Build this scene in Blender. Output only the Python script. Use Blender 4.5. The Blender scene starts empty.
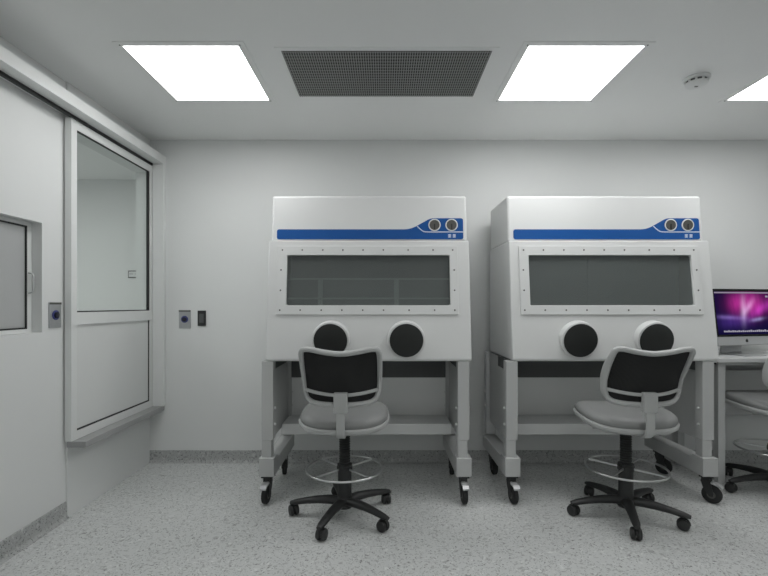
import bpy, bmesh, math, random
from mathutils import Vector, Matrix
random.seed(7)
PI = math.pi
S = bpy.context.scene
COL = S.collection

# ------------------------------------------------------------------ materials
def new_mat(name):
    m = bpy.data.materials.new(name); m.use_nodes = True
    nt = m.node_tree
    return m, nt, nt.nodes['Principled BSDF']

def plain(name, col, rough=.5, metal=0., noise=.03, scale=8., bump=0., spec=None, coat=0.):
    """principled material whose colour wanders a little with a noise texture"""
    m, nt, b = new_mat(name)
    tc = nt.nodes.new('ShaderNodeTexCoord')
    n = nt.nodes.new('ShaderNodeTexNoise'); n.inputs['Scale'].default_value = scale; n.inputs['Detail'].default_value = 4
    nt.links.new(tc.outputs['Object'], n.inputs['Vector'])
    r = nt.nodes.new('ShaderNodeMixRGB'); r.blend_type = 'MIX'
    lo = [max(0, c * (1 - noise)) for c in col]; hi = [min(1, c * (1 + noise)) for c in col]
    r.inputs['Color1'].default_value = (*lo, 1); r.inputs['Color2'].default_value = (*hi, 1)
    nt.links.new(n.outputs['Fac'], r.inputs['Fac'])
    nt.links.new(r.outputs['Color'], b.inputs['Base Color'])
    b.inputs['Roughness'].default_value = rough; b.inputs['Metallic'].default_value = metal
    if spec is not None: b.inputs['Specular IOR Level'].default_value = spec
    if coat: b.inputs['Coat Weight'].default_value = coat
    if bump:
        n2 = nt.nodes.new('ShaderNodeTexNoise'); n2.inputs['Scale'].default_value = 220; n2.inputs['Detail'].default_value = 2
        nt.links.new(tc.outputs['Object'], n2.inputs['Vector'])
        bp = nt.nodes.new('ShaderNodeBump'); bp.inputs['Strength'].default_value = bump; bp.inputs['Distance'].default_value = .002
        nt.links.new(n2.outputs['Fac'], bp.inputs['Height']); nt.links.new(bp.outputs['Normal'], b.inputs['Normal'])
    return m

def emit(name, col, strength):
    m = bpy.data.materials.new(name); m.use_nodes = True
    nt = m.node_tree; nt.nodes.clear()
    o = nt.nodes.new('ShaderNodeOutputMaterial'); e = nt.nodes.new('ShaderNodeEmission')
    e.inputs['Color'].default_value = (*col, 1); e.inputs['Strength'].default_value = strength
    nt.links.new(e.outputs[0], o.inputs[0])
    return m

def terrazzo(name, base, fleck, pale):
    m, nt, b = new_mat(name)
    N = nt.nodes.new; L = nt.links.new
    tc = N('ShaderNodeTexCoord')
    ns = N('ShaderNodeTexNoise'); ns.inputs['Scale'].default_value = 9; ns.inputs['Detail'].default_value = 3
    L(tc.outputs['Object'], ns.inputs['Vector'])
    mp = N('ShaderNodeVectorMath'); mp.operation = 'MULTIPLY_ADD'
    mp.inputs[1].default_value = (.09, .09, .09)
    L(ns.outputs['Color'], mp.inputs[0]); L(tc.outputs['Object'], mp.inputs[2])
    def flecks(scale, lo, hi, det=2.):
        t = N('ShaderNodeTexNoise'); t.inputs['Scale'].default_value = scale; t.inputs['Detail'].default_value = det
        t.inputs['Roughness'].default_value = .6
        L(mp.outputs[0], t.inputs['Vector'])
        r = N('ShaderNodeMapRange'); r.inputs[1].default_value = lo; r.inputs[2].default_value = hi
        L(t.outputs['Fac'], r.inputs[0]); return r
    f1 = flecks(52, .57, .66); f2 = flecks(95, .60, .66); f3 = flecks(38, .58, .68, 3)
    m1 = N('ShaderNodeMixRGB'); m1.inputs['Color1'].default_value = (*base, 1); m1.inputs['Color2'].default_value = (*pale, 1)
    L(f3.outputs[0], m1.inputs['Fac'])
    m2 = N('ShaderNodeMixRGB'); m2.inputs['Color2'].default_value = (*[(a + c) / 2 for a, c in zip(base, fleck)], 1)
    L(f1.outputs[0], m2.inputs['Fac']); L(m1.outputs[0], m2.inputs['Color1'])
    m3 = N('ShaderNodeMixRGB'); m3.inputs['Color2'].default_value = (*fleck, 1)
    L(f2.outputs[0], m3.inputs['Fac']); L(m2.outputs[0], m3.inputs['Color1'])
    L(m3.outputs[0], b.inputs['Base Color'])
    b.inputs['Roughness'].default_value = .42
    return m

def glass_pane(name, tint, refl=.08, rough=0., body=None, amount=0.):
    """thin sheet: see-through tint plus a fresnel mirror, optionally a diffuse haze"""
    m = bpy.data.materials.new(name); m.use_nodes = True
    nt = m.node_tree; nt.nodes.clear(); N = nt.nodes.new; L = nt.links.new
    o = N('ShaderNodeOutputMaterial'); t = N('ShaderNodeBsdfTransparent'); g = N('ShaderNodeBsdfGlossy')
    t.inputs['Color'].default_value = (*tint, 1); g.inputs['Roughness'].default_value = rough
    g.inputs['Color'].default_value = (.9, .95, .95, 1)
    f = N('ShaderNodeFresnel'); f.inputs['IOR'].default_value = 1.45
    mu = N('ShaderNodeMath'); mu.operation = 'MULTIPLY'; mu.inputs[1].default_value = refl / .04
    ge = N('ShaderNodeNewGeometry'); inv = N('ShaderNodeMath'); inv.operation = 'SUBTRACT'; inv.inputs[0].default_value = 1
    L(ge.outputs['Backfacing'], inv.inputs[1]); ff = N('ShaderNodeMath'); ff.operation = 'MULTIPLY'
    L(f.outputs[0], ff.inputs[0]); L(inv.outputs[0], ff.inputs[1]); L(ff.outputs[0], mu.inputs[0])
    base = t
    if body:
        d = N('ShaderNodeBsdfDiffuse'); d.inputs['Color'].default_value = (*body, 1)
        base = N('ShaderNodeMixShader'); base.inputs[0].default_value = amount; L(t.outputs[0], base.inputs[1]); L(d.outputs[0], base.inputs[2])
    x = N('ShaderNodeMixShader'); L(mu.outputs[0], x.inputs[0]); L(base.outputs[0], x.inputs[1]); L(g.outputs[0], x.inputs[2])
    L(x.outputs[0], o.inputs[0])
    return m

def frosted(name, tint):
    m = bpy.data.materials.new(name); m.use_nodes = True
    nt = m.node_tree; nt.nodes.clear(); N = nt.nodes.new; L = nt.links.new
    o = N('ShaderNodeOutputMaterial'); t = N('ShaderNodeBsdfTranslucent'); d = N('ShaderNodeBsdfDiffuse'); g = N('ShaderNodeBsdfGlossy')
    tc = N('ShaderNodeTexCoord'); n = N('ShaderNodeTexNoise'); n.inputs['Scale'].default_value = 60
    L(tc.outputs['Object'], n.inputs['Vector'])
    t.inputs['Color'].default_value = (*tint, 1); d.inputs['Color'].default_value = (*[c * .45 for c in tint], 1)
    g.inputs['Roughness'].default_value = .22
    x = N('ShaderNodeMixShader'); x.inputs[0].default_value = .45; L(t.outputs[0], x.inputs[1]); L(d.outputs[0], x.inputs[2])
    y = N('ShaderNodeMixShader'); y.inputs[0].default_value = .10; L(x.outputs[0], y.inputs[1]); L(g.outputs[0], y.inputs[2])
    L(y.outputs[0], o.inputs[0])
    return m

def screen_mat():
    """aurora wallpaper on the lit display; object coordinates run across the panel"""
    m = bpy.data.materials.new('display_picture'); m.use_nodes = True
    nt = m.node_tree; nt.nodes.clear(); N = nt.nodes.new; L = nt.links.new
    o = N('ShaderNodeOutputMaterial'); e = N('ShaderNodeEmission'); L(e.outputs[0], o.inputs[0])
    tc = N('ShaderNodeTexCoord'); sp = N('ShaderNodeSeparateXYZ'); L(tc.outputs['Object'], sp.inputs[0])
    def M(op, a, b=None, c=None):
        n = N('ShaderNodeMath'); n.operation = op
        for i, v in enumerate((a, b, c)):
            if v is None: continue
            if isinstance(v, (int, float)): n.inputs[i].default_value = v
            else: L(v, n.inputs[i])
        return n.outputs[0]
    X, Z = sp.outputs['X'], sp.outputs['Z']       # metres from the panel's centre
    def blob(cx, cz, sx, sz, tilt=0.):
        dx = M('SUBTRACT', M('SUBTRACT', X, cx), M('MULTIPLY', M('SUBTRACT', Z, cz), tilt))
        dz = M('SUBTRACT', Z, cz)
        q = M('ADD', M('POWER', M('ABSOLUTE', M('DIVIDE', dx, sx)), 2.), M('POWER', M('ABSOLUTE', M('DIVIDE', dz, sz)), 2.))
        return M('EXPONENT', M('MULTIPLY', q, -1.))
    wv = N('ShaderNodeTexNoise'); wv.inputs['Scale'].default_value = 9; wv.inputs['Detail'].default_value = 3
    mp = N('ShaderNodeMapping'); mp.inputs['Scale'].default_value = (1.6, 1, .35); mp.inputs['Rotation'].default_value = (0, .45, 0)
    L(tc.outputs['Object'], mp.inputs[0]); L(mp.outputs[0], wv.inputs['Vector'])
    stre = N('ShaderNodeMapRange'); stre.inputs[1].default_value = .3; stre.inputs[2].default_value = .7
    stre.inputs[3].default_value = .55; stre.inputs[4].default_value = 1.2; L(wv.outputs['Fac'], stre.inputs[0])
    layers = [((.010, .008, .055), None),
              ((.75, .045, .42), blob(.05, .07, .15, .085)),
              ((.42, .02, .22), blob(-.07, .06, .05, .06)),
              ((.07, .03, .24), blob(-.08, -.06, .15, .05, .6)),
              ((.22, .15, .42), blob(-.13, -.035, .12, .016, -3.)),
              ((.50, .46, .60), blob(.0, .03, .024, .085, .12)),
              ((.5, .4, .6), blob(.045, .04, .03, .05, .8)),
              ((.35, .35, .65), blob(.12, -.05, .05, .015, 2.)),
              ((.55, .05, .5), blob(.17, .03, .06, .05, 1.2))]
    acc = N('ShaderNodeCombineXYZ')
    for i, v in enumerate(layers[0][0]): acc.inputs[i].default_value = v
    cur = acc.outputs[0]
    for c, w in layers[1:]:
        vm = N('ShaderNodeVectorMath'); vm.operation = 'SCALE'; vm.inputs[0].default_value = c
        L(M('MULTIPLY', w, stre.outputs[0]), vm.inputs['Scale'])
        ad = N('ShaderNodeVectorMath'); ad.operation = 'ADD'; L(cur, ad.inputs[0]); L(vm.outputs[0], ad.inputs[1]); cur = ad.outputs[0]
    L(cur, e.inputs['Color'])
    e.inputs['Strength'].default_value = SCREEN
    return m

SCREEN = .62
M = {}
M['wall'] = plain('painted_wall', (.73, .745, .737), .55, noise=.012, scale=3)
M['ceiling'] = plain('painted_ceiling', (.87, .88, .873), .40, noise=.012, scale=3)
M['floor'] = terrazzo('speckled_vinyl', (.61, .625, .615), (.20, .205, .20), (.74, .755, .74))
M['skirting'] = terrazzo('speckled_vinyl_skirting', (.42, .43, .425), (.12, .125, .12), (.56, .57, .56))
M['laminate'] = plain('white_laminate', (.70, .715, .705), .35, noise=.01)
M['trim'] = plain('white_metal_trim', (.74, .755, .745), .32, noise=.01)
M['sill'] = plain('shaded_metal_sill', (.34, .345, .345), .35, noise=.01)  # darker than the trim, the shade on the sill's face put into its colour
M['panel'] = plain('white_back_panel', (.80, .81, .80), .4, noise=.01)
M['shell'] = plain('white_enamel', (.69, .702, .695), .36, noise=.008)
M['stand'] = plain('white_powder_coat', (.50, .51, .505), .38, noise=.012)
M['black'] = plain('black_plastic', (.018, .019, .019), .45, noise=.1)
M['blackrub'] = plain('black_rubber', (.014, .015, .015), .7, noise=.1)
M['seal'] = plain('black_gasket', (.015, .016, .016), .6)
M['dark'] = plain('dark_grey_panel', (.085, .09, .09), .55)
M['port'] = plain('matt_black_port_cover', (.016, .018, .017), .6)
M['interior'] = plain('grey_chamber_lining', (.34, .36, .355), .5)
M['blue'] = plain('blue_control_strip', (.002, .075, .29), .5, noise=.02, spec=.3)
M['white_line'] = plain('pale_print', (.62, .68, .80), .5)
M['gauge'] = plain('grey_gauge_dial', (.085, .085, .078), .4)
M['chair_white'] = plain('pale_grey_plastic', (.45, .46, .455), .42, noise=.015)
M['seat'] = plain('grey_vinyl', (.235, .241, .238), .5, noise=.03, bump=.1)
M['chrome'] = plain('chrome', (.56, .57, .57), .28, 1.)
M['steel'] = plain('brushed_steel', (.50, .51, .52), .38, .85, noise=.05, scale=40)
M['alu'] = plain('pale_aluminium', (.50, .51, .515), .35, .35)
M['screw'] = plain('dull_screw', (.10, .10, .10), .5, .3)
M['blue_ring'] = plain('blue_button_ring', (.05, .06, .22), .4)
M['navy'] = plain('black_button', (.008, .009, .02), .35)
M['grille'] = plain('grey_grille_metal', (.33, .34, .335), .5)
M['void'] = plain('dark_duct', (.02, .02, .02), .8)
M['tinted'] = glass_pane('tinted_viewing_glass', (.86, .89, .885), .04, 0., (.20, .215, .21), .34)  # grey diffuse haze mixed in to imitate the pane's even reflection
M['clear'] = glass_pane('clear_window_glass', (.88, .90, .89), .05)
M['frost'] = frosted('frosted_hatch_glass', (.82, .83, .83))
M['lamp'] = emit('lit_diffuser', (1, 1, 1), 10.2)
M['screen'] = screen_mat()
M['screen_black'] = plain('black_display_bezel', (.004, .004, .005), .3, spec=.2)
M['menu'] = emit('display_menu_bar', (.30, .26, .34), .9)
M['dock'] = emit('display_icons', (.36, .34, .42), .9)

def mesh_mat():
    m, nt, b = new_mat('black_mesh_fabric'); N = nt.nodes.new; L = nt.links.new
    tc = N('ShaderNodeTexCoord'); w = N('ShaderNodeTexWave'); w.inputs['Scale'].default_value = 55; w.inputs['Distortion'].default_value = .6
    L(tc.outputs['Object'], w.inputs['Vector'])
    r = N('ShaderNodeMixRGB'); r.inputs['Color1'].default_value = (.010, .0105, .0105, 1); r.inputs['Color2'].default_value = (.040, .041, .041, 1)
    L(w.outputs['Fac'], r.inputs['Fac']); L(r.outputs[0], b.inputs['Base Color'])
    b.inputs['Roughness'].default_value = .8; b.inputs['Specular IOR Level'].default_value = .2
    return m
M['mesh'] = mesh_mat()

# ------------------------------------------------------------------ mesh helpers
def bx(bm, x0, x1, y0, y1, z0, z1, mat=None):
    vs = [bm.verts.new(p) for p in ((x0, y0, z0), (x1, y0, z0), (x1, y1, z0), (x0, y1, z0),
                                    (x0, y0, z1), (x1, y0, z1), (x1, y1, z1), (x0, y1, z1))]
    for f in ((0, 3, 2, 1), (4, 5, 6, 7), (0, 1, 5, 4), (1, 2, 6, 5), (2, 3, 7, 6), (3, 0, 4, 7)):
        bm.faces.new([vs[i] for i in f])
    if mat is not None:
        for v in vs: v.co = mat @ v.co

def prism(bm, pts, axis, a0, a1):
    """closed outline pts (2-D) extruded along an axis: 'x' -> (y,z), 'y' -> (x,z), 'z' -> (x,y)"""
    def P(p, a):
        return (a, p[0], p[1]) if axis == 'x' else (p[0], a, p[1]) if axis == 'y' else (p[0], p[1], a)
    A = [bm.verts.new(P(p, a0)) for p in pts]; B = [bm.verts.new(P(p, a1)) for p in pts]
    n = len(pts)
    for i in range(n): bm.faces.new((A[i], A[(i + 1) % n], B[(i + 1) % n], B[i]))
    bm.faces.new(A[::-1]); bm.faces.new(B)

def ring_frame(bm, x0, x1, z0, z1, wl, wr, wb, wt, P, a0, a1):
    """rectangular frame with a hole; P maps (u, v, depth) to a point"""
    o = [(x0, z0), (x1, z0), (x1, z1), (x0, z1)]
    i = [(x0 + wl, z0 + wb), (x1 - wr, z0 + wb), (x1 - wr, z1 - wt), (x0 + wl, z1 - wt)]
    V = [[bm.verts.new(P(u, v, a)) for (u, v) in q] for a in (a0, a1) for q in (o, i)]
    oa, ia, ob, ib = V
    for k in range(4):
        j = (k + 1) % 4
        bm.faces.new((oa[k], oa[j], ia[j], ia[k])); bm.faces.new((ob[k], ib[k], ib[j], ob[j]))
        bm.faces.new((oa[k], ob[k], ob[j], oa[j])); bm.faces.new((ia[k], ia[j], ib[j], ib[k]))

def lathe(bm, prof, org=(0, 0, 0), axis=(0, 0, 1), seg=28):
    """prof: (radius, height) from one end to the other, closed with caps"""
    ax = Vector(axis).normalized(); q = Vector((0, 0, 1)).rotation_difference(ax); o = Vector(org)
    rows = []
    for r, h in prof:
        rows.append([bm.verts.new(o + q @ Vector((r * math.cos(2 * PI * k / seg), r * math.sin(2 * PI * k / seg), h))) for k in range(seg)])
    for a, b in zip(rows, rows[1:]):
        for k in range(seg):
            bm.faces.new((a[k], a[(k + 1) % seg], b[(k + 1) % seg], b[k]))
    bm.faces.new(rows[0][::-1]); bm.faces.new(rows[-1])

def sweep(bm, path, rx, ry=None, side=(1, 0, 0), closed=False, seg=10, square=False):
    """elliptic (or square) section carried along a path; side = reference direction of the section's width"""
    ry = rx if ry is None else ry
    P = [Vector(p) for p in path]; n = len(P); rows = []
    for i, p in enumerate(P):
        if closed: t = (P[(i + 1) % n] - P[i - 1])
        else: t = (P[min(i + 1, n - 1)] - P[max(i - 1, 0)])
        t.normalize()
        s = Vector(side); s = s - t * s.dot(t)
        if s.length < 1e-4: s = t.orthogonal()
        s.normalize(); u = t.cross(s)
        if square: cs = [(1, 1), (-1, 1), (-1, -1), (1, -1)]
        else: cs = [(math.cos(2 * PI * k / seg), math.sin(2 * PI * k / seg)) for k in range(seg)]
        a = rx[i] if isinstance(rx, (list, tuple)) else rx; b = ry[i] if isinstance(ry, (list, tuple)) else ry
        rows.append([bm.verts.new(p + s * (c * a) + u * (d * b)) for c, d in cs])
    m = len(rows[0])
    for i in range(n if closed else n - 1):
        a, b = rows[i], rows[(i + 1) % n]
        for k in range(m): bm.faces.new((a[k], a[(k + 1) % m], b[(k + 1) % m], b[k]))
    if not closed: bm.faces.new(rows[0][::-1]); bm.faces.new(rows[-1])

def torus(bm, R, r, org, axis=(0, 0, 1), seg=48, ms=10):
    ax = Vector(axis).normalized(); q = Vector((0, 0, 1)).rotation_difference(ax)
    path = [Vector(org) + q @ Vector((R * math.cos(2 * PI * k / seg), R * math.sin(2 * PI * k / seg), 0)) for k in range(seg)]
    sweep(bm, path, r, r, side=ax, closed=True, seg=ms)

def spline(pts, n=8, closed=False):
    P = [Vector(p) for p in pts]; out = []; m = len(P)
    for i in range(m if closed else m - 1):
        if closed: a, b, c, d = P[i - 1], P[i], P[(i + 1) % m], P[(i + 2) % m]
        else: a, b, c, d = P[max(i - 1, 0)], P[i], P[i + 1], P[min(i + 2, m - 1)]
        for k in range(n):
            t = k / n
            out.append(.5 * ((2 * b) + (c - a) * t + (2 * a - 5 * b + 4 * c - d) * t * t + (3 * b - a - 3 * c + d) * t ** 3))
    if not closed: out.append(P[-1])
    return out

def obj(name, bm, mat, parent=None, bevel=0., seg=2, smooth=False, loc=None):
    bmesh.ops.recalc_face_normals(bm, faces=bm.faces)
    me = bpy.data.meshes.new(name); bm.to_mesh(me); bm.free()
    me.materials.append(M[mat] if isinstance(mat, str) else mat)
    o = bpy.data.objects.new(name, me); COL.objects.link(o)
    if parent is not None: o.parent = parent
    if loc is not None: o.location = loc
    if bevel:
        b = o.modifiers.new('bevel', 'BEVEL'); b.width = bevel; b.segments = seg; b.limit_method = 'ANGLE'; b.angle_limit = math.radians(40)
        b.harden_normals = True
    if smooth or bevel:
        for p in me.polygons: p.use_smooth = True
        try:
            me.set_sharp_from_angle(angle=math.radians(40))
        except Exception: pass
    return o

def box_obj(name, dims, mat, parent=None, bevel=0.):
    bm = bmesh.new(); bx(bm, *dims); return obj(name, bm, mat, parent, bevel)

def tag(o, label, cat, group=None):
    o['label'] = label; o['category'] = cat
    if group: o['group'] = group
    return o

def thing(name, label, cat, loc=(0, 0, 0), rotz=0., group=None):
    o = bpy.data.objects.new(name, None); COL.objects.link(o); o.empty_display_size = .1
    o.location = loc; o.rotation_euler = (0, 0, rotz)
    return tag(o, label, cat, group)

def struct(o):
    o['kind'] = 'structure'; return o

def dup(root, loc, rotz, label):
    def cp(o, parent):
        c = o.copy(); COL.objects.link(c)
        if parent is not None: c.parent = parent
        for k in list(o.children): cp(k, c)
        return c
    r = cp(root, None); r.location = loc; r.rotation_euler = (0, 0, rotz); r['label'] = label
    return r

# ------------------------------------------------------------------ room
H = 2.603; D = 3.716; CAMZ = 1.27
XL = -1.900; XI = -1.889; XO = -1.988        # near wall face, infill face, outer face of the left wall
XR = 3.8; YF = -3.4; AY = 4.9; AX = -4.4; AF = .6

struct(box_obj('floor', (AX - .1, XR + .1, YF - .1, AY + .1, -.12, 0), 'floor'))
struct(box_obj('ceiling', (AX - .1, XR + .1, YF - .1, AY + .1, H, H + .14), 'ceiling'))
struct(box_obj('wall_back', (XI, XR + .1, D, D + .1, 0, H), 'wall'))
struct(box_obj('wall_right', (XR, XR + .1, YF, D, 0, H), 'wall'))
struct(box_obj('wall_front', (XL, XR, YF - .1, YF, 0, H), 'wall'))
# left wall with the hatch opening and the sliding-window opening
HY0, HY1, HZ0, HZ1 = 1.86, 2.555, 1.117, 1.726
WY0, WY1, WZ0, WZ1 = 2.80, 3.685, 1.18, 2.33
SY = 2.745
bm = bmesh.new()
bx(bm, XO, XL, YF, HY0, 0, H); bx(bm, XO, XL, HY1, SY, 0, H)
bx(bm, XO, XL, HY0, HY1, 0, HZ0); bx(bm, XO, XL, HY0, HY1, HZ1, H)
bx(bm, XO, XI, SY, WY0, 0, H); bx(bm, XO, XI, WY1, AY, 0, H)
bx(bm, XO, XI, WY0, WY1, 0, WZ0); bx(bm, XO, XI, WY0, WY1, WZ1, H)
struct(obj('wall_left', bm, 'wall'))
# room next door, seen through the sliding window
struct(box_obj('wall_annex_back', (AX, XO, AY, AY + .1, 0, H), 'wall'))
struct(box_obj('wall_annex_left', (AX - .1, AX, AF, AY, 0, H), 'wall'))
struct(box_obj('wall_annex_front', (AX, XO, AF - .1, AF, 0, H), 'wall'))
# coved skirting in the floor's vinyl
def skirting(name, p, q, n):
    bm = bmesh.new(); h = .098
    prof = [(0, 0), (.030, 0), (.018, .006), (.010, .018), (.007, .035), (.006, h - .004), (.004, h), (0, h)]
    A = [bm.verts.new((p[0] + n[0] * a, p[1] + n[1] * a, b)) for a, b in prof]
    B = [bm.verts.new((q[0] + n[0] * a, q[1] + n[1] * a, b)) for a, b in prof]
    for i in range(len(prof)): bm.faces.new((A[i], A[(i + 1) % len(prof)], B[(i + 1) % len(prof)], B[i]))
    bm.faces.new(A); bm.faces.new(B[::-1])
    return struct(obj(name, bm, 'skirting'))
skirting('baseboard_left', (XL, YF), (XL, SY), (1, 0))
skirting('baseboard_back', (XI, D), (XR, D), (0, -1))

# ------------------------------------------------------------------ sliding window in the left wall
w1 = bpy.data.objects.new('window_1', None); COL.objects.link(w1); w1.location = (XI, 2.73, .42); struct(w1)
w1['label'] = 'white sliding window with clear upper pane and solid lower panel in left wall'
XS = -1.85; XH = -1.760                     # sash face, header face
def wpart(name, dims, mat, bevel=.003, parent=None):
    bm = bmesh.new(); bx(bm, *dims)
    for v in bm.verts: v.co -= w1.location
    return obj(name, bm, mat, parent or w1, bevel)
hd = bmesh.new()                            # header track: a deep rail with a dark slot under it
bx(hd, XL, XH, .3, SY, 2.397, 2.464); bx(hd, XI, XH, SY, D, 2.397, 2.464)
for v in hd.verts: v.co -= w1.location
obj('header_rail', hd, 'trim', w1, 0.)
wpart('track_seal', (XS - .012, XS + .010, .3, 3.66, 2.3815, 2.3965), 'seal', 0.)
wpart('jamb_post', (XS + .002, XH, 3.672, D, .46, 2.3965), 'trim')
wpart('sill', (XI, XH - .012, 2.735, D, .42, .459), 'sill', .004)
PX = lambda u, v, a: (a, u, v)
bm = bmesh.new()
y0, y1 = 2.722, 3.705
a0 = y0 + .05
a1 = 3.638
for (u0, u1, v0, v1) in ((y0, a0, .461, 2.379), (a1, y1, .461, 2.379), (a0, a1, 2.326, 2.379), (a0, a1, 1.150, 1.226), (a0, a1, .461, .511)):
    bx(bm, XS - .04, XS, u0, u1, v0, v1)
for v in bm.verts: v.co -= w1.location
sash = obj('sash', bm, 'trim', w1)
bm = bmesh.new(); ring_frame(bm, a0, a1, 1.226, 2.326, .006, .016, .008, .004, PX, XS - .022, XS - .006)
for v in bm.verts: v.co -= w1.location
obj('pane_seal', bm, 'seal', sash)
wpart('pane', (XS - .020, XS - .014, a0 + .004, a1 - .012, 1.231, 2.323), 'clear', 0., sash)
bm = bmesh.new(); ring_frame(bm, a0, a1, .511, 1.150, .002, .014, .011, .001, PX, XS - .020, XS - .008)
for v in bm.verts: v.co -= w1.location
obj('panel_seal', bm, 'seal', sash)
wpart('lower_panel', (XS - .03, XS - .010, a0 + .0005, a1 - .014, .522, 1.1495), 'laminate', 0., sash)

# ------------------------------------------------------------------ hatch window nearer the camera
w2 = bpy.data.objects.new('window_2', None); COL.objects.link(w2); w2.location = (XL, 2.2, HZ0); struct(w2)
w2['label'] = 'small recessed hatch window with grey glass at left edge of the wall'
XF = XL - .055
bm = bmesh.new(); ring_frame(bm, HY0, HY1, HZ0, HZ1, .035, .036, .022, .022, PX, XF - .03, XF)
for v in bm.verts: v.co -= w2.location
fr = obj('hatch_frame', bm, 'trim', w2, .003)
bm = bmesh.new(); ring_frame(bm, HY0 + .035, HY1 - .036, HZ0 + .022, HZ1 - .022, .007, .009, .008, .008, PX, XF - .02, XF + .001)
for v in bm.verts: v.co -= w2.location
obj('pane_seal', bm, 'seal', w2)
bm = bmesh.new(); bx(bm, XF - .012, XF - .005, HY0 + .042, HY1 - .045, HZ0 + .030, HZ1 - .030)
for v in bm.verts: v.co -= w2.location
obj('pane', bm, 'frost', w2)
bm = bmesh.new()
sweep(bm, spline([(XF, 2.531, 1.335), (XF + .022, 2.533, 1.345), (XF + .026, 2.534, 1.39), (XF + .022, 2.533, 1.437), (XF, 2.531, 1.447)], 4), .006, .004, side=(0, 1, 0))
for v in bm.verts: v.co -= w2.location
obj('handle', bm, 'alu', w2, smooth=True)

# ------------------------------------------------------------------ ceiling fittings
def ceiling_light(cx, cy, label):
    t = thing('ceiling_light', label, 'ceiling light', (cx, cy, H - .0062), 0, 'square ceiling light panels')
    hx, hy, w = .297, .312, .036
    bm = bmesh.new(); ring_frame(bm, -hx - w, hx + w, -hy - w, hy + w, w, w, w, w, lambda u, v, a: (u, v, a), .003, .006)
    obj('frame', bm, 'ceiling', t)
    bm = bmesh.new(); bx(bm, -hx, hx, -hy, hy, .0035, .0055)
    obj('diffuser', bm, 'lamp', t)
    for sx in (-1, 1):
        for sy in (-1, 1):
            bm = bmesh.new(); lathe(bm, [(.004, 0), (.004, .002)], (sx * (hx + .010), sy * (hy + .010), .0008), seg=8)
            obj('screw', bm, 'black', t)
            bm = bmesh.new()
for cx, lb in ((-1.045, 'square white ceiling light panel left of the dark air grille'),
               (1.042, 'square white ceiling light panel between the grille and the smoke detector'),
               (2.527, 'ceiling light panel cut off by the right edge beyond the smoke detector')):
    ceiling_light(cx, 2.675, lb)

vent = thing('air_grille', 'long dark perforated air grille in the ceiling between two light panels', 'air vent', (.014, 2.67, H - .006))
gx, gy = .553, .263
bm = bmesh.new(); ring_frame(bm, -gx - .03, gx + .03, -gy - .03, gy + .03, .03, .03, .03, .03, lambda u, v, a: (u, v, a), .003, .006)
obj('frame', bm, 'ceiling', vent)
bm = bmesh.new(); bx(bm, -gx, gx, -gy, gy, .0045, .0055); obj('backing', bm, 'void', vent)
bm = bmesh.new()
n = 84
for i in range(n):
    x = -gx + (i + .5) * 2 * gx / n; bx(bm, x - .0026, x + .0026, -gy, gy, -.0005, .0042)
n = 17
for i in range(n):
    y = -gy + (i + .5) * 2 * gy / n; bx(bm, -gx, gx, y - .0016, y + .0016, .0008, .0040)
obj('perforated_sheet', bm, 'grille', vent)

sd = thing('smoke_detector', 'round white smoke detector on the ceiling between two light panels', 'smoke detector', (1.835, 2.70, H))
bm = bmesh.new(); lathe(bm, [(.070, 0), (.070, -.012), (.064, -.016), (.060, -.017)], seg=36); obj('base', bm, 'trim', sd, smooth=True)
bm = bmesh.new(); lathe(bm, [(.054, -.0172), (.054, -.030)], seg=36); obj('sensing_chamber', bm, 'dark', sd, smooth=True)
for k in range(10):
    bm = bmesh.new(); a = k * PI / 5; bx(bm, -.006, .006, .0545, .059, -.0302, -.0171, Matrix.Rotation(a, 4, 'Z'))
    obj('rib', bm, 'trim', sd)
bm = bmesh.new(); lathe(bm, [(.060, -.0302), (.060, -.036), (.050, -.046), (.020, -.050)], seg=36); obj('cap', bm, 'trim', sd, smooth=True)
bm = bmesh.new(); bx(bm, -.012, .006, -.006, .004, -.0525, -.0495); obj('indicator', bm, 'dark', sd)

# ------------------------------------------------------------------ wall plates
def button_plate(label, loc, rotz):
    t = thing('push_button_plate', label, 'push button', loc, rotz, 'steel door button plates')   # local -y faces the room
    bm = bmesh.new(); bx(bm, -.047, .047, -.008, 0, -.073, .073); obj('plate', bm, 'steel', t, .002)
    bm = bmesh.new(); lathe(bm, [(.028, 0), (.028, .004), (.020, .0045)], (0, -.0082, .0), (0, -1, 0)); obj('button_ring', bm, 'blue_ring', t, smooth=True)
    bm = bmesh.new(); lathe(bm, [(.018, 0), (.018, .007), (.014, .009)], (0, -.0128, .0), (0, -1, 0)); obj('button', bm, 'navy', t, smooth=True)
    bm = bmesh.new(); bx(bm, -.047, .047, -.0100, -.0082, .061, .073); obj('dark_label_strip', bm, 'gauge', t)
button_plate('steel push button plate on left wall between hatch and sliding window', (XL, 2.650, 1.212), PI / 2)
button_plate('steel push button plate on back wall beside the black switch', (-1.607, D + .001, 1.155), 0)
sw = thing('light_switch', 'narrow black switch plate on back wall right of the steel button', 'switch', (-1.470, D, 1.163))
bm = bmesh.new(); bx(bm, -.033, .033, -.010, 0, -.062, .062); obj('plate', bm, 'black', sw, .003)
bm = bmesh.new(); bx(bm, -.018, .018, -.0135, -.0102, -.036, .036); obj('rocker', bm, 'dark', sw, .001)
pl = thing('wall_socket', 'small white double wall plate seen through the sliding window', 'wall plate', (-2.655, AY, 1.597))
bm = bmesh.new(); bx(bm, -.068, .068, -.010, 0, -.040, .040); obj('plate', bm, 'gauge', pl, .003)
bm = bmesh.new(); bx(bm, -.058, .058, -.0119, -.0102, -.029, .029); obj('cover', bm, 'shell', pl)
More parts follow.
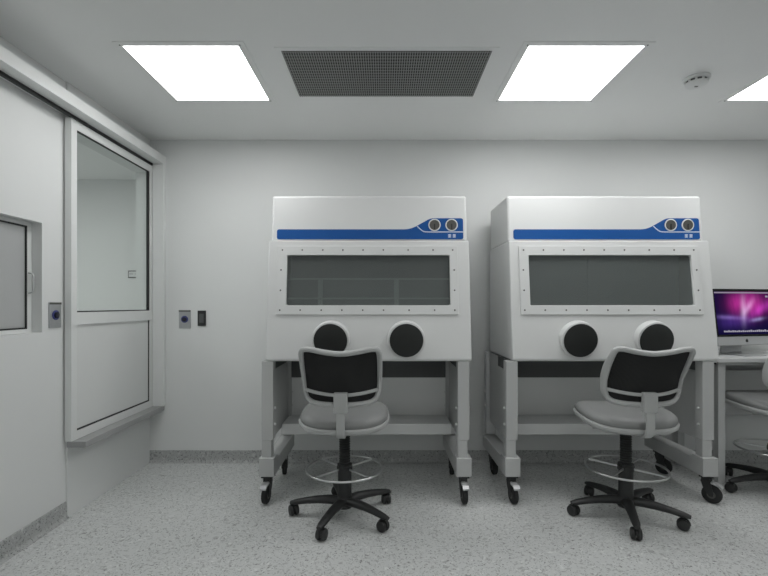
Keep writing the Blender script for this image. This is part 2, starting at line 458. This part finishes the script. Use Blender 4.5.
for s in (-1, 1):
    bm = bmesh.new(); bx(bm, s * .03 - .02, s * .03 + .02, -.0145, -.0122, -.004, .012); obj('rocker', bm, 'steel', pl)

# ------------------------------------------------------------------ isolator cabinets
YB = 3.60; FB, FT = 2.95, 3.05; Z0, Z1, Z2 = .908, 1.697, 2.011; HW = .664
def front(z, off=0.):        # y on the sloping front at height z
    return FB + (FT - FB) * (z - Z0) / (Z1 - Z0) - off
def front2(z, off=0.):
    return 3.090 + .030 * (z - Z1) / (Z2 - Z1) - off

def make_caster(parent, x, y, ztop, swivel, lever=True):
    """swivel caster of a stand, wheel on the floor; kept in the stand's own coordinates"""
    rot = Matrix.Translation((x, y, 0)) @ Matrix.Rotation(swivel, 4, 'Z')
    bm = bmesh.new()
    bx(bm, -.034, .034, -.034, .034, ztop - .012, ztop, rot)
    bx(bm, -.022, .022, -.024, .024, ztop - .034, ztop - .012, rot)
    for s in (-1, 1):        # fork cheeks
        q = [(.028, ztop - .034), (-.026, ztop - .034), (-.044, .062), (-.040, .046), (-.020, .046), (.012, .09)]
        b2 = bmesh.new(); prism(b2, [(yy, zz) for yy, zz in q], 'x', s * .020 - .0025, s * .020 + .0025)
        for v in b2.verts: v.co = rot @ v.co
        me = bpy.data.meshes.new('tmp'); b2.to_mesh(me); b2.free(); bm.from_mesh(me); bpy.data.meshes.remove(me)
    c = obj('caster', bm, 'black', parent)
    bm = bmesh.new(); R = .056
    lathe(bm, [(.020, -.017), (R - .008, -.016), (R, -.011), (R, .011), (R - .008, .016), (.020, .017)], (0, 0, 0), (1, 0, 0), 30)
    for v in bm.verts: v.co = rot @ (v.co + Vector((0, -.030, R)))
    wh = obj('wheel', bm, 'blackrub', c, smooth=True)
    bm = bmesh.new(); lathe(bm, [(.024, -.0175), (.024, .0175)], (0, 0, 0), (1, 0, 0), 20)
    for v in bm.verts: v.co = rot @ (v.co + Vector((0, -.030, R)))
    obj('hub', bm, 'gauge', wh)
    if lever:
        bm = bmesh.new()
        prism(bm, [(-.026, ztop - .046), (-.070, ztop - .052), (-.088, ztop - .068), (-.090, ztop - .058), (-.072, ztop - .042), (-.026, ztop - .036)], 'x', -.020, .020)
        for v in bm.verts: v.co = rot @ v.co
        obj('brake_lever', bm, 'alu', c)

def make_cabinet(label, cx, rack, swivels, ds=-.020):
    t = thing('isolator_cabinet', label, 'laboratory cabinet', (cx, 0, 0), 0, 'white glove cabinets on wheeled stands')
    # lower chamber: hollow shell with a window opening in the sloping front
    wx0, wx1, wz0, wz1 = -.538, .532, 1.268, 1.598
    bm = bmesh.new(); th = .045
    def ring(x0, x1, z0, z1, yf): return [bm.verts.new((x, yf(z), z)) for x, z in ((x0, z0), (x1, z0), (x1, z1), (x0, z1))]
    of = ring(-HW, HW, Z0, Z1, front); hf = ring(wx0, wx1, wz0, wz1, front)
    gi = lambda z: front(z, -th)
    inf = ring(-HW + th, HW - th, Z0 + th, Z1 - th, gi); hi = ring(wx0, wx1, wz0, wz1, gi)
    ob = [bm.verts.new((x, YB, z)) for x, z in ((-HW, Z0), (HW, Z0), (HW, Z1), (-HW, Z1))]
    ib = [bm.verts.new((x, YB - th, z)) for x, z in ((-HW + th, Z0 + th), (HW - th, Z0 + th), (HW - th, Z1 - th), (-HW + th, Z1 - th))]
    for k in range(4):
        j = (k + 1) % 4
        bm.faces.new((of[k], of[j], hf[j], hf[k])); bm.faces.new((hf[k], hf[j], hi[j], hi[k]))
        bm.faces.new((hi[k], hi[j], inf[j], inf[k])); bm.faces.new((inf[k], inf[j], ib[j], ib[k]))
        bm.faces.new((of[k], ob[k], ob[j], of[j]))
    bm.faces.new(ob); bm.faces.new(ib[::-1])
    body = obj('chamber', bm, 'shell', t, .014, 3)
    # grey lining inside
    bm = bmesh.new(); g = th + .002
    bx(bm, -HW + g, HW - g, YB - g - .004, YB - g, Z0 + g + .006, Z1 - g)
    bx(bm, -HW + g, HW - g, front(Z0 + g, -g) + .02, YB - g - .004, Z0 + g, Z0 + g + .006)
    obj('chamber_lining', bm, 'interior', t)
    # upper housing
    bm = bmesh.new()
    prism(bm, [(front2(Z1), Z1 - .003), (front2(Z2), Z2), (YB, Z2), (YB, Z1 - .003)], 'x', -HW + .006, HW - .006)
    obj('upper_housing', bm, 'shell', t, .018, 4)
    # viewing window: flange, screws, tinted pane
    fx0, fx1, fz0, fz1 = -.602, .584, 1.207, 1.660
    bm = bmesh.new()
    ring_frame(bm, fx0, fx1, fz0, fz1, wx0 - fx0, fx1 - wx1, wz0 - fz0, fz1 - wz1, lambda u, v, a: (u, front(v, a), v), .0005, .0085)
    fl = obj('window_frame', bm, 'shell', t, .0025)
    xs = [-.570 + k * 1.122 * f for k, f in ((0, 0), (1, .117), (1, .237), (1, .355), (1, .474), (1, .593), (1, .739), (1, .885), (1, 1.))]
    pos = [(x * 1.0, 1.633) for x in xs] + [(x * 1.012, 1.237) for x in xs] + [(s * .568 - .008, z) for s in (-1, 1) for z in (1.50, 1.366)]
    for x, z in pos:
        bm = bmesh.new(); lathe(bm, [(.0058, 0), (.005, .003), (.003, .0035)], (x, front(z, .0087), z), (0, -1, 0), 8)
        obj('screw', bm, 'screw', fl, smooth=True)
    bm = bmesh.new()
    vs = []
    for o_ in (-.016, -.010):
        vs.append([bm.verts.new((x, front(z, o_), z)) for x, z in ((wx0, wz0), (wx1, wz0), (wx1, wz1), (wx0, wz1))])
    for k in range(4): bm.faces.new((vs[0][k], vs[0][(k + 1) % 4], vs[1][(k + 1) % 4], vs[1][k]))
    bm.faces.new(vs[0]); bm.faces.new(vs[1])
    obj('viewing_pane', bm, 'tinted', t)
    # things inside the chamber
    if rack:
        bm = bmesh.new()
        bx(bm, -.60, .60, 3.20, 3.212, Z0 + .06, 1.440)
        obj('work_panel', bm, 'interior', t)
        bm = bmesh.new()
        for z in (1.444, 1.310): bx(bm, -.60, .60, 3.165, 3.180, z, z + .011)
        for x in (-.34, .185, .575): bx(bm, x - .016, x + .016, 3.166, 3.179, Z0 + .06, 1.452)
        obj('inner_rack', bm, 'shell', t)
    else:
        for x0_, x1_, y_ in ((-.56, -.075, 3.20), (-.071, .27, 3.20), (.274, .57, 3.215)):
            bm = bmesh.new(); bx(bm, x0_, x1_, y_, y_ + .010, Z0 + .06, Z1 - .06)
            obj('inner_panel', bm, 'interior', t)
    # glove ports
    for gx_ in (-.241, .242):
        z = 1.05; ax = Vector((0, -1, -.125)).normalized()
        bm = bmesh.new(); lathe(bm, [(.121, -.01), (.121, .004), (.117, .042), (.112, .046), (.108, .0462)], (gx_, front(z), z), ax, 44)
        p = obj('glove_port', bm, 'shell', t, smooth=True)
        bm = bmesh.new(); o_ = Vector((gx_, front(z), z)) + ax * .0463
        lathe(bm, [(.107, 0), (.107, .005), (.101, .007), (.02, .008)], o_, ax, 44)
        obj('port_cover', bm, 'port', p, smooth=True)
    # blue control strip with gauges
    zl, zm, zh = 1.711, 1.779, 1.855; xa, xb = -.620, .632
    r = .014
    bm = bmesh.new()
    cols = [(xa, zl + r, zm - r)]
    for k in range(1, 6):
        u = k / 5 * PI / 2; cols.append((xa + r - r * math.cos(u), zl + r - r * math.sin(u), zm - r + r * math.sin(u)))
    for x, z in ((.235, zm), (.262, zm + .002), (.285, zm + .008), (.310, zm + .018), (.385, zh - .016), (.402, zh - .007), (.418, zh - .002), (.436, zh)): cols.append((x, zl, z))
    for k in range(0, 6):
        u = k / 5 * PI / 2; cols.append((xb - r + r * math.sin(u), zl + r - r * math.cos(u), zh - r + r * math.cos(u)))
    V = [[bm.verts.new((x, front2(z, o_), z)) for z, o_ in ((a, .0005), (b, .0005), (b, .004), (a, .004))] for x, a, b in cols]
    for p_, q_ in zip(V, V[1:]):
        for k in range(4): bm.faces.new((p_[k], p_[(k + 1) % 4], q_[(k + 1) % 4], q_[k]))
    bm.faces.new(V[0]); bm.faces.new(V[-1][::-1])
    st = obj('control_strip', bm, 'blue', t)
    bm = bmesh.new()
    ln = spline([(.322, 1.801), (.345, 1.779), (.366, 1.765), (.395, 1.761), (.50, 1.761), (.631, 1.761)], 5)
    sweep(bm, [(p[0], front2(p[1], .0045), p[1]) for p in ln], .0032, .0008, side=(0, 0, 1), square=True)
    obj('printed_line', bm, 'white_line', st)
    for gx_ in (.439, .554):
        bm = bmesh.new(); torus(bm, .0375, .0043, (gx_, front2(1.808, .006), 1.808), (0, -1, .0))
        gg = obj('gauge', bm, 'shell', st, smooth=True)
        bm = bmesh.new(); lathe(bm, [(.037, 0), (.037, .004)], (gx_, front2(1.808, .0042), 1.808), (0, -1, 0)); obj('dial', bm, 'gauge', gg)
        bm = bmesh.new(); bx(bm, gx_ - .004, gx_ + .004, front2(1.808, .011), front2(1.808, .0088), 1.777, 1.815); obj('needle', bm, 'black', gg)
    for gx_ in (.540, .571):
        bm = bmesh.new()
        for dz in (-.008, 0, .008): bx(bm, gx_ - .010, gx_ + .010, front2(1.735, .0055), front2(1.735, .0043), 1.734 + dz - .0027, 1.734 + dz + .0027)
        bx(bm, gx_ - .002, gx_ + .002, front2(1.735, .0056), front2(1.735, .0043), 1.723, 1.746)
        obj('printed_symbol', bm, 'white_line', st)
    # stand
    for s in (-1, 1):
        xo = s * .668 + ds; xi = s * .594 + ds
        a, b = min(xo, xi), max(xo, xi)
        bm = bmesh.new(); bx(bm, a, b, 2.956, 3.03, .40, Z0); bx(bm, a + (.0 if s > 0 else .0), b - .012, 2.958, 3.028, .28, .40)
        obj('leg', bm, 'stand', t, .004)
        bm = bmesh.new(); bx(bm, a, b, 3.53, 3.595, .28, Z0); obj('leg', bm, 'stand', t, .004)
        bm = bmesh.new()
        prism(bm, [(2.935, .172), (3.60, .172), (3.60, .262), (3.06, .268), (3.04, .290), (2.935, .290)], 'x', a - .012, b + .012)
        obj('base_rail', bm, 'stand', t, .004)
        m_ = (a + b) / 2
        bm = bmesh.new(); bx(bm, m_ - .012, m_ + .012, 3.031, 3.529, .385, .835); obj('side_panel', bm, 'stand', t, .002)
        bm = bmesh.new(); bx(bm, m_ - .008, m_ + .008, 3.031, 3.529, .8355, Z0); obj('shaded_rail', bm, 'dark', t)  # rail coloured dark to give the shade under the chamber
        bm = bmesh.new(); bx(bm, m_ + s * .009 - .003, m_ + s * .009 + .009 * s + .003, 3.27, 3.529, .8355, Z0); obj('rail_cover', bm, 'stand', t)
        for z in (.600, .495):
            for y in (2.993, 3.56):
                bm = bmesh.new(); lathe(bm, [(.008, 0), (.008, .158), (.006, .16)], (m_ - .08, y, z), (1, 0, 0), 8)
                bmesh.ops.scale(bm, vec=(.60, 1, 1), verts=bm.verts, space=Matrix.Translation((-m_, 0, 0)))
                obj('bolt', bm, 'shell', t)
    bm = bmesh.new(); bx(bm, -.61 + ds, .60 + ds, 3.29, 3.555, .342, .42); obj('lower_shelf', bm, 'shell', t, .004)
    bm = bmesh.new(); bx(bm, -.61 + ds, .60 + ds, 3.556, 3.58, .42, .710); obj('back_panel', bm, 'panel', t, .002)
    bm = bmesh.new(); bx(bm, -.61 + ds, .60 + ds, 3.545, 3.575, .712, Z0); obj('rear_dark_plate', bm, 'dark', t)  # dark grey plate across the recess above the back panel
    for k, (x, y) in enumerate(((-.631 + ds, 2.975), (.631 + ds, 2.975), (-.631 + ds, 3.485), (.631 + ds, 3.485))):
        make_caster(t, x, y, .172, swivels[k], k < 2)
    return t
make_cabinet('white glove cabinet left of centre, its tinted window showing an inner rack', -.0994, True, (-.12, .05, .15, -.1))
make_cabinet('white glove cabinet beside the computer desk, no rack behind its tinted window', 1.490, False, (.15, .7, .1, .8), -.036)

# ------------------------------------------------------------------ drafting chairs
def make_chair(label, loc, rotz, base_rot=0.):
    t = thing('drafting_chair', label, 'office chair', loc, rotz, 'grey mesh-backed drafting chairs')
    # seat cushion and shell
    def loft(bm, rows, n=40, drop=0.):
        V = []
        for (sx, sy, z) in rows:
            r = []
            for k in range(n):
                a = 2 * PI * k / n; c, s = math.cos(a), math.sin(a); e = .62
                x = sx * math.copysign(abs(c) ** e, c); y = sy * math.copysign(abs(s) ** e, s)
                x *= 1 - .10 * (y / .24 if y < 0 else 0) ** 2 - .05 * max(0, y / .24) ** 2
                zz = z + .07 * y - drop * max(0, (y - .10) / .14) ** 2 + .010 * (abs(x) / .26) ** 2
                r.append(bm.verts.new((x, y + .022, zz)))
            V.append(r)
        for a, b in zip(V, V[1:]):
            for k in range(n): bm.faces.new((a[k], a[(k + 1) % n], b[(k + 1) % n], b[k]))
        bm.faces.new(V[0][::-1]); bm.faces.new(V[-1])
    bm = bmesh.new(); loft(bm, [(.235, .220, .590), (.256, .238, .593), (.262, .243, .608), (.259, .241, .623), (.244, .226, .637), (.20, .185, .644), (.10, .09, .644)], drop=.01)
    obj('seat_cushion', bm, 'seat', t, smooth=True)
    bm = bmesh.new(); loft(bm, [(.10, .10, .544), (.20, .18, .547), (.245, .225, .557), (.267, .247, .573), (.270, .250, .588), (.266, .246, .595), (.25, .23, .595)], drop=.01)
    obj('seat_shell', bm, 'chair_white', t, smooth=True)
    # backrest
    def by(x, z): return -.222 + (1.5 - 1.2 * min(1, max(0, (z - .86) / .16))) * x * x - .24 * (z - .73) - .45 * (z - .84) ** 2
    half = [(0, 1.008), (.09, 1.018), (.165, 1.033), (.204, 1.025), (.212, .970), (.210, .848), (.203, .785), (.182, .742), (.130, .724), (0, .720)]
    loop = half + [(-x, z) for x, z in half[-2:0:-1]]
    lp = spline([(x, 0, z) for x, z in loop], 6, True)
    wd = [min(1, max(0, (abs(p[0]) - .165) / .035)) * min(1, max(0, (1.0 - p[2]) / .08)) for p in lp]
    bm = bmesh.new(); sweep(bm, [(p[0], by(p[0], p[2]) + .014 * w_, p[2]) for p, w_ in zip(lp, wd)], [.019 + .015 * w_ for w_ in wd], .0150, side=(0, 1, 0), closed=True, seg=12)
    fr_ = obj('back_frame', bm, 'chair_white', t, smooth=True)
    # mesh panel: columns between the lower and upper run of the loop
    up = sorted([(p[0], p[2]) for p in lp if p[2] > .87 and abs(p[0]) < .203]); lo = sorted([(p[0], p[2]) for p in lp if p[2] < .83])
    def itp(tab, x):
        for (a, za), (b, zb) in zip(tab, tab[1:]):
            if a <= x <= b: return za + (zb - za) * (x - a) / max(b - a, 1e-6)
        return tab[0][1] if x < tab[0][0] else tab[-1][1]
    bm = bmesh.new(); nx, nz = 36, 12; G = []
    for i in range(nx + 1):
        x = -.203 + .406 * i / nx; z0, z1 = itp(lo, x), itp(up, x)
        G.append([bm.verts.new((x, by(x, z0 + (z1 - z0) * j / nz) + .003, z0 + (z1 - z0) * j / nz)) for j in range(nz + 1)])
    for i in range(nx):
        for j in range(nz): bm.faces.new((G[i][j], G[i + 1][j], G[i + 1][j + 1], G[i][j + 1]))
    mo = obj('back_mesh', bm, 'mesh', t, smooth=True)
    sd_ = mo.modifiers.new('thickness', 'SOLIDIFY'); sd_.thickness = .003
    bm = bmesh.new(); lb = [(-.203 + .406 * k / 20) for k in range(21)]
    sweep(bm, [(x, by(x, .787) - .010, .776 + .55 * x * x) for x in lb], .008, .010, side=(0, 1, 0), seg=8)
    obj('lumbar_bar', bm, 'chair_white', t, smooth=True)
    yb = by(0, .75) - .020
    bm = bmesh.new(); bx(bm, -.038, .038, yb - .024, yb + .012, .682, .793); obj('back_bracket', bm, 'chair_white', t, .006, 3)
    bm = bmesh.new(); pth = spline([(0, yb - .004, .70), (0, yb - .012, .65), (0, yb - .012, .585), (0, yb + .010, .551), (0, yb + .06, .536), (0, -.05, .536)], 5)
    sweep(bm, pth, .023, .008, side=(1, 0, 0), square=True)
    obj('back_bar', bm, 'chair_white', t, .004, 2)
    # mechanism, lever, gas lift
    bm = bmesh.new(); bx(bm, -.045, .045, -.06, .10, .510, .550); obj('tilt_mechanism', bm, 'black', t, .008)
    bm = bmesh.new(); sweep(bm, spline([(-.07, -.03, .532), (-.16, -.06, .540), (-.215, -.085, .552), (-.235, -.09, .553)], 4), .006, .005)
    obj('height_lever', bm, 'chair_white', t, smooth=True)
    bm = bmesh.new(); prof = []
    for k in range(15):
        z = .300 + k * .0145; prof += [(.029, z), (.034, z + .006)]
    lathe(bm, prof + [(.026, .514)], seg=24); obj('gas_lift', bm, 'blackrub', t, smooth=True)
    bm = bmesh.new(); lathe(bm, [(.044, .060), (.044, .13), (.041, .15), (.041, .30), (.044, .302), (.044, .318), (.034, .320)], seg=28)
    obj('column_sleeve', bm, 'black', t, smooth=True)
    # foot ring
    bm = bmesh.new(); torus(bm, .226, .0068, (0, 0, .293), seg=64, ms=10)
    fr2 = obj('foot_ring', bm, 'chrome', t, smooth=True)
    for k in range(4):
        a = PI / 4 + k * PI / 2 + .0
        bm = bmesh.new(); sweep(bm, [(.037 * math.cos(a), .037 * math.sin(a), .293), (.219 * math.cos(a), .219 * math.sin(a), .293)], .007, .005, side=(0, 0, 1), seg=8)
        obj('ring_spoke', bm, 'chrome', fr2, smooth=True)
    bm = bmesh.new(); lathe(bm, [(.0415, .279), (.047, .281), (.047, .306), (.0415, .308)], seg=28)
    obj('ring_hub', bm, 'black', fr2, smooth=True)
    # five-star base
    bm = bmesh.new(); lathe(bm, [(.045, .062), (.052, .07), (.050, .115), (.042, .128)], seg=28)
    hub = obj('star_base', bm, 'black', t, smooth=True)
    for k in range(5):
        a = base_rot + PI + k * 2 * PI / 5; c, s = math.cos(a), math.sin(a)
        bm = bmesh.new()
        rr = (.035, .09, .16, .23, .294, .328); hz = (.100, .104, .102, .095, .085, .080)
        sweep(bm, [(c * r_, s * r_, z) for r_, z in zip(rr, hz)], [.024, .025, .022, .0185, .016, .010], [.036, .031, .027, .024, .022, .015], side=(0, 0, 1), seg=12)
        obj('base_leg', bm, 'black', hub, smooth=True)
        # twin-wheel caster turned its own way
        sw_ = (.5, -.3, .9, .2, -.6)[k]
        q = Matrix.Translation((c * .304, s * .304, 0)) @ Matrix.Rotation(sw_, 4, 'Z')
        bm = bmesh.new(); lathe(bm, [(.008, .045), (.008, .07)], seg=10)
        for sx in (-1, 1):
            lathe(bm, [(.012, 0), (.029, .001), (.0325, .006), (.0325, .014), (.028, .022), (.014, .026)], (sx * .004, .012, .0325), (sx, 0, 0), 24)
        hood = [(.012 + .035 * math.cos(u), .034 + .036 * math.sin(u)) for u in [PI * j / 10 for j in range(11)]]
        prism(bm, hood, 'x', -.004, .004)
        for v in bm.verts: v.co = q @ v.co
        obj('caster', bm, 'black', hub, smooth=True)
    return t
make_chair('grey mesh-backed drafting chair in front of the left glove cabinet', (-.236, 2.76, 0), math.radians(0), math.radians(-2))
make_chair('grey mesh-backed drafting chair turned aside in front of the right glove cabinet', (1.455, 2.768, 0), math.radians(-1), math.radians(1))
make_chair('drafting chair at the computer desk, cut off by the right edge', (2.665, 3.13, 0), math.radians(2), math.radians(1.5))

# ------------------------------------------------------------------ desk and computer
dk = thing('computer_desk', 'white laboratory desk against the back wall under the computer', 'desk', (2.31, 3.2, 0))
def dpart(name, dims, mat, bevel=.003):
    bm = bmesh.new(); bx(bm, *dims)
    for v in bm.verts: v.co -= Vector((2.31, 3.2, 0))
    return obj(name, bm, mat, dk, bevel)
dpart('desktop', (2.28, 3.75, 3.18, 3.70, .872, .902), 'shell', .004)
dpart('apron', (2.325, 3.70, 3.20, 3.22, .852, .872), 'stand', .001)
for x in (2.322, 3.65):
    for y in (3.195, 3.63):
        dpart('leg', (x, x + .05, y, y + .05, .03, .852 if y < 3.3 else .872), 'stand')
        bm = bmesh.new(); lathe(bm, [(.022, 0), (.022, .012), (.008, .014), (.008, .034)], (x + .025 - 2.31, y + .025 - 3.2, 0), seg=16); obj('levelling_foot', bm, 'steel', dk, smooth=True)
dpart('back_panel', (2.372, 3.65, 3.635, 3.65, .40, .755), 'stand')
dpart('rear_rail', (2.372, 3.65, 3.635, 3.665, .80, .872), 'dark')
for x in (2.332, 3.66):
    dpart('side_rail', (x, x + .03, 3.245, 3.63, .30, .36), 'stand')

pc = thing('desktop_computer', 'silver all-in-one computer with a purple and pink screen on the desk', 'computer', (2.652, 3.39, .902), math.radians(13))
# local: x across, -y towards the viewer; tilted display on an L-shaped foot
T = Matrix.Translation((0, 0, .281)) @ Matrix.Rotation(math.radians(-7.5), 4, 'X')
def tilt(bm):
    for v in bm.verts: v.co = T @ v.co
w, h = .264, .208
disp = bmesh.new(); bx(disp, -w, w, 0, .022, -h, h); tilt(disp)
dh = obj('display_housing', disp, 'alu', pc, .005, 3)
bm = bmesh.new(); bx(bm, -w + .002, w - .002, -.003, -.0003, -h + .064, h - .001); tilt(bm); obj('black_bezel', bm, 'screen_black', dh)
so = bmesh.new(); bx(so, -w + .013, w - .013, -.0006, .0006, -.158, .158)
sc = obj('screen', so, 'screen', dh); sc.matrix_local = T @ Matrix.Translation((0, -.0038, .030))
bm = bmesh.new(); bx(bm, -w + .013, w - .013, -.0052, -.0046, .174, .184); tilt(bm); obj('menu_bar', bm, 'menu', dh)
bm = bmesh.new(); bx(bm, w - .045, w - .022, -.0052, -.0046, .145, .158); tilt(bm); obj('screen_icon', bm, 'dock', dh)
bm = bmesh.new()
for k in range(22):
    x = -.195 + k * .39 / 21; zz = random.uniform(.010, .016)
    bx(bm, x - .0075, x + .0075, -.0052, -.0046, -.112, -.112 + zz)
tilt(bm); obj('dock_icons', bm, 'dock', dh)
# fruit emblem on the chin
bm = bmesh.new()
out = []
for k in range(40):
    a = 2 * PI * k / 40
    r_ = .0115 * (1 + .10 * abs(math.cos(a)) - .10 * (max(0, math.sin(a)) ** 8) - .10 * (max(0, -math.sin(a)) ** 10))
    x, z = r_ * math.cos(a), r_ * 1.05 * math.sin(a)
    d_ = math.hypot(x - .0155, z - .001)
    if d_ < .0068:
        f = .0068 / max(d_, 1e-5); x = .0155 + (x - .0155) * f; z = .001 + (z - .001) * f
    out.append((x, z - .176))
A = [bm.verts.new((x, -.0015, z)) for x, z in out]; B = [bm.verts.new((x, -.0003, z)) for x, z in out]
for k in range(40): bm.faces.new((A[k], A[(k + 1) % 40], B[(k + 1) % 40], B[k]))
ff = [bm.faces.new(A), bm.faces.new(B[::-1])]; bmesh.ops.triangulate(bm, faces=ff)
leaf = [(0, .0), (.0015, .004), (.0055, .0062), (.0045, .002)]
prism(bm, [(x, z - .176 + .0128) for x, z in leaf], 'y', -.0015, -.0003)
tilt(bm); obj('fruit_emblem', bm, 'black', dh)
bm = bmesh.new()
sweep(bm, spline([(0, .03, .30), (0, .065, .22), (0, .09, .10), (0, .105, .02), (0, .09, .005)], 5), .095, .004, side=(1, 0, 0), square=True)
obj('stand_neck', bm, 'alu', pc)
bm = bmesh.new(); bx(bm, -.095, .095, -.09, .115, 0, .007); obj('stand_foot', bm, 'alu', pc, .002)

# ------------------------------------------------------------------ light and camera
def area(name, loc, sx, sy, e):
    l = bpy.data.lights.new(name, 'AREA'); l.shape = 'RECTANGLE'; l.size = sx; l.size_y = sy; l.energy = e
    o = bpy.data.objects.new(name, l); COL.objects.link(o); o.location = loc
    return o
for x in (.0, 1.5):                     # unseen lamps added above and behind the camera to fill the room
    area('unseen_fill_lamp', (x, 1.185, H - .01), .6, .64, 5.0)
for x in (-1.045, .455, 1.955):
    area('unseen_fill_lamp', (x, -2.72, H - .01), .6, .64, 9.5)  # unseen row added far back, its low light reaching under the cabinets
area('annex_fill_lamp', (-3.4, 3.05, H - .01), .6, .64, 30.)  # unseen lamp added to brighten the room next door

W = bpy.data.worlds.new('World'); S.world = W; W.use_nodes = True
W.node_tree.nodes['Background'].inputs[0].default_value = (.5, .52, .52, 1)
W.node_tree.nodes['Background'].inputs[1].default_value = .05

cd = bpy.data.cameras.new('Camera'); cam = bpy.data.objects.new('Camera', cd); COL.objects.link(cam)
cam.location = (0, 0, CAMZ); cam.rotation_euler = (PI / 2, 0, 0)
cd.sensor_width = 36; cd.lens = 460 / 768 * 36; cd.shift_y = 17 / 768; cd.clip_start = .05
S.camera = cam
S.view_settings.view_transform = 'Standard'; S.view_settings.look = 'None'
S.view_settings.gamma = 1; S.view_settings.use_curve_mapping = False
S.view_settings.exposure = 0.
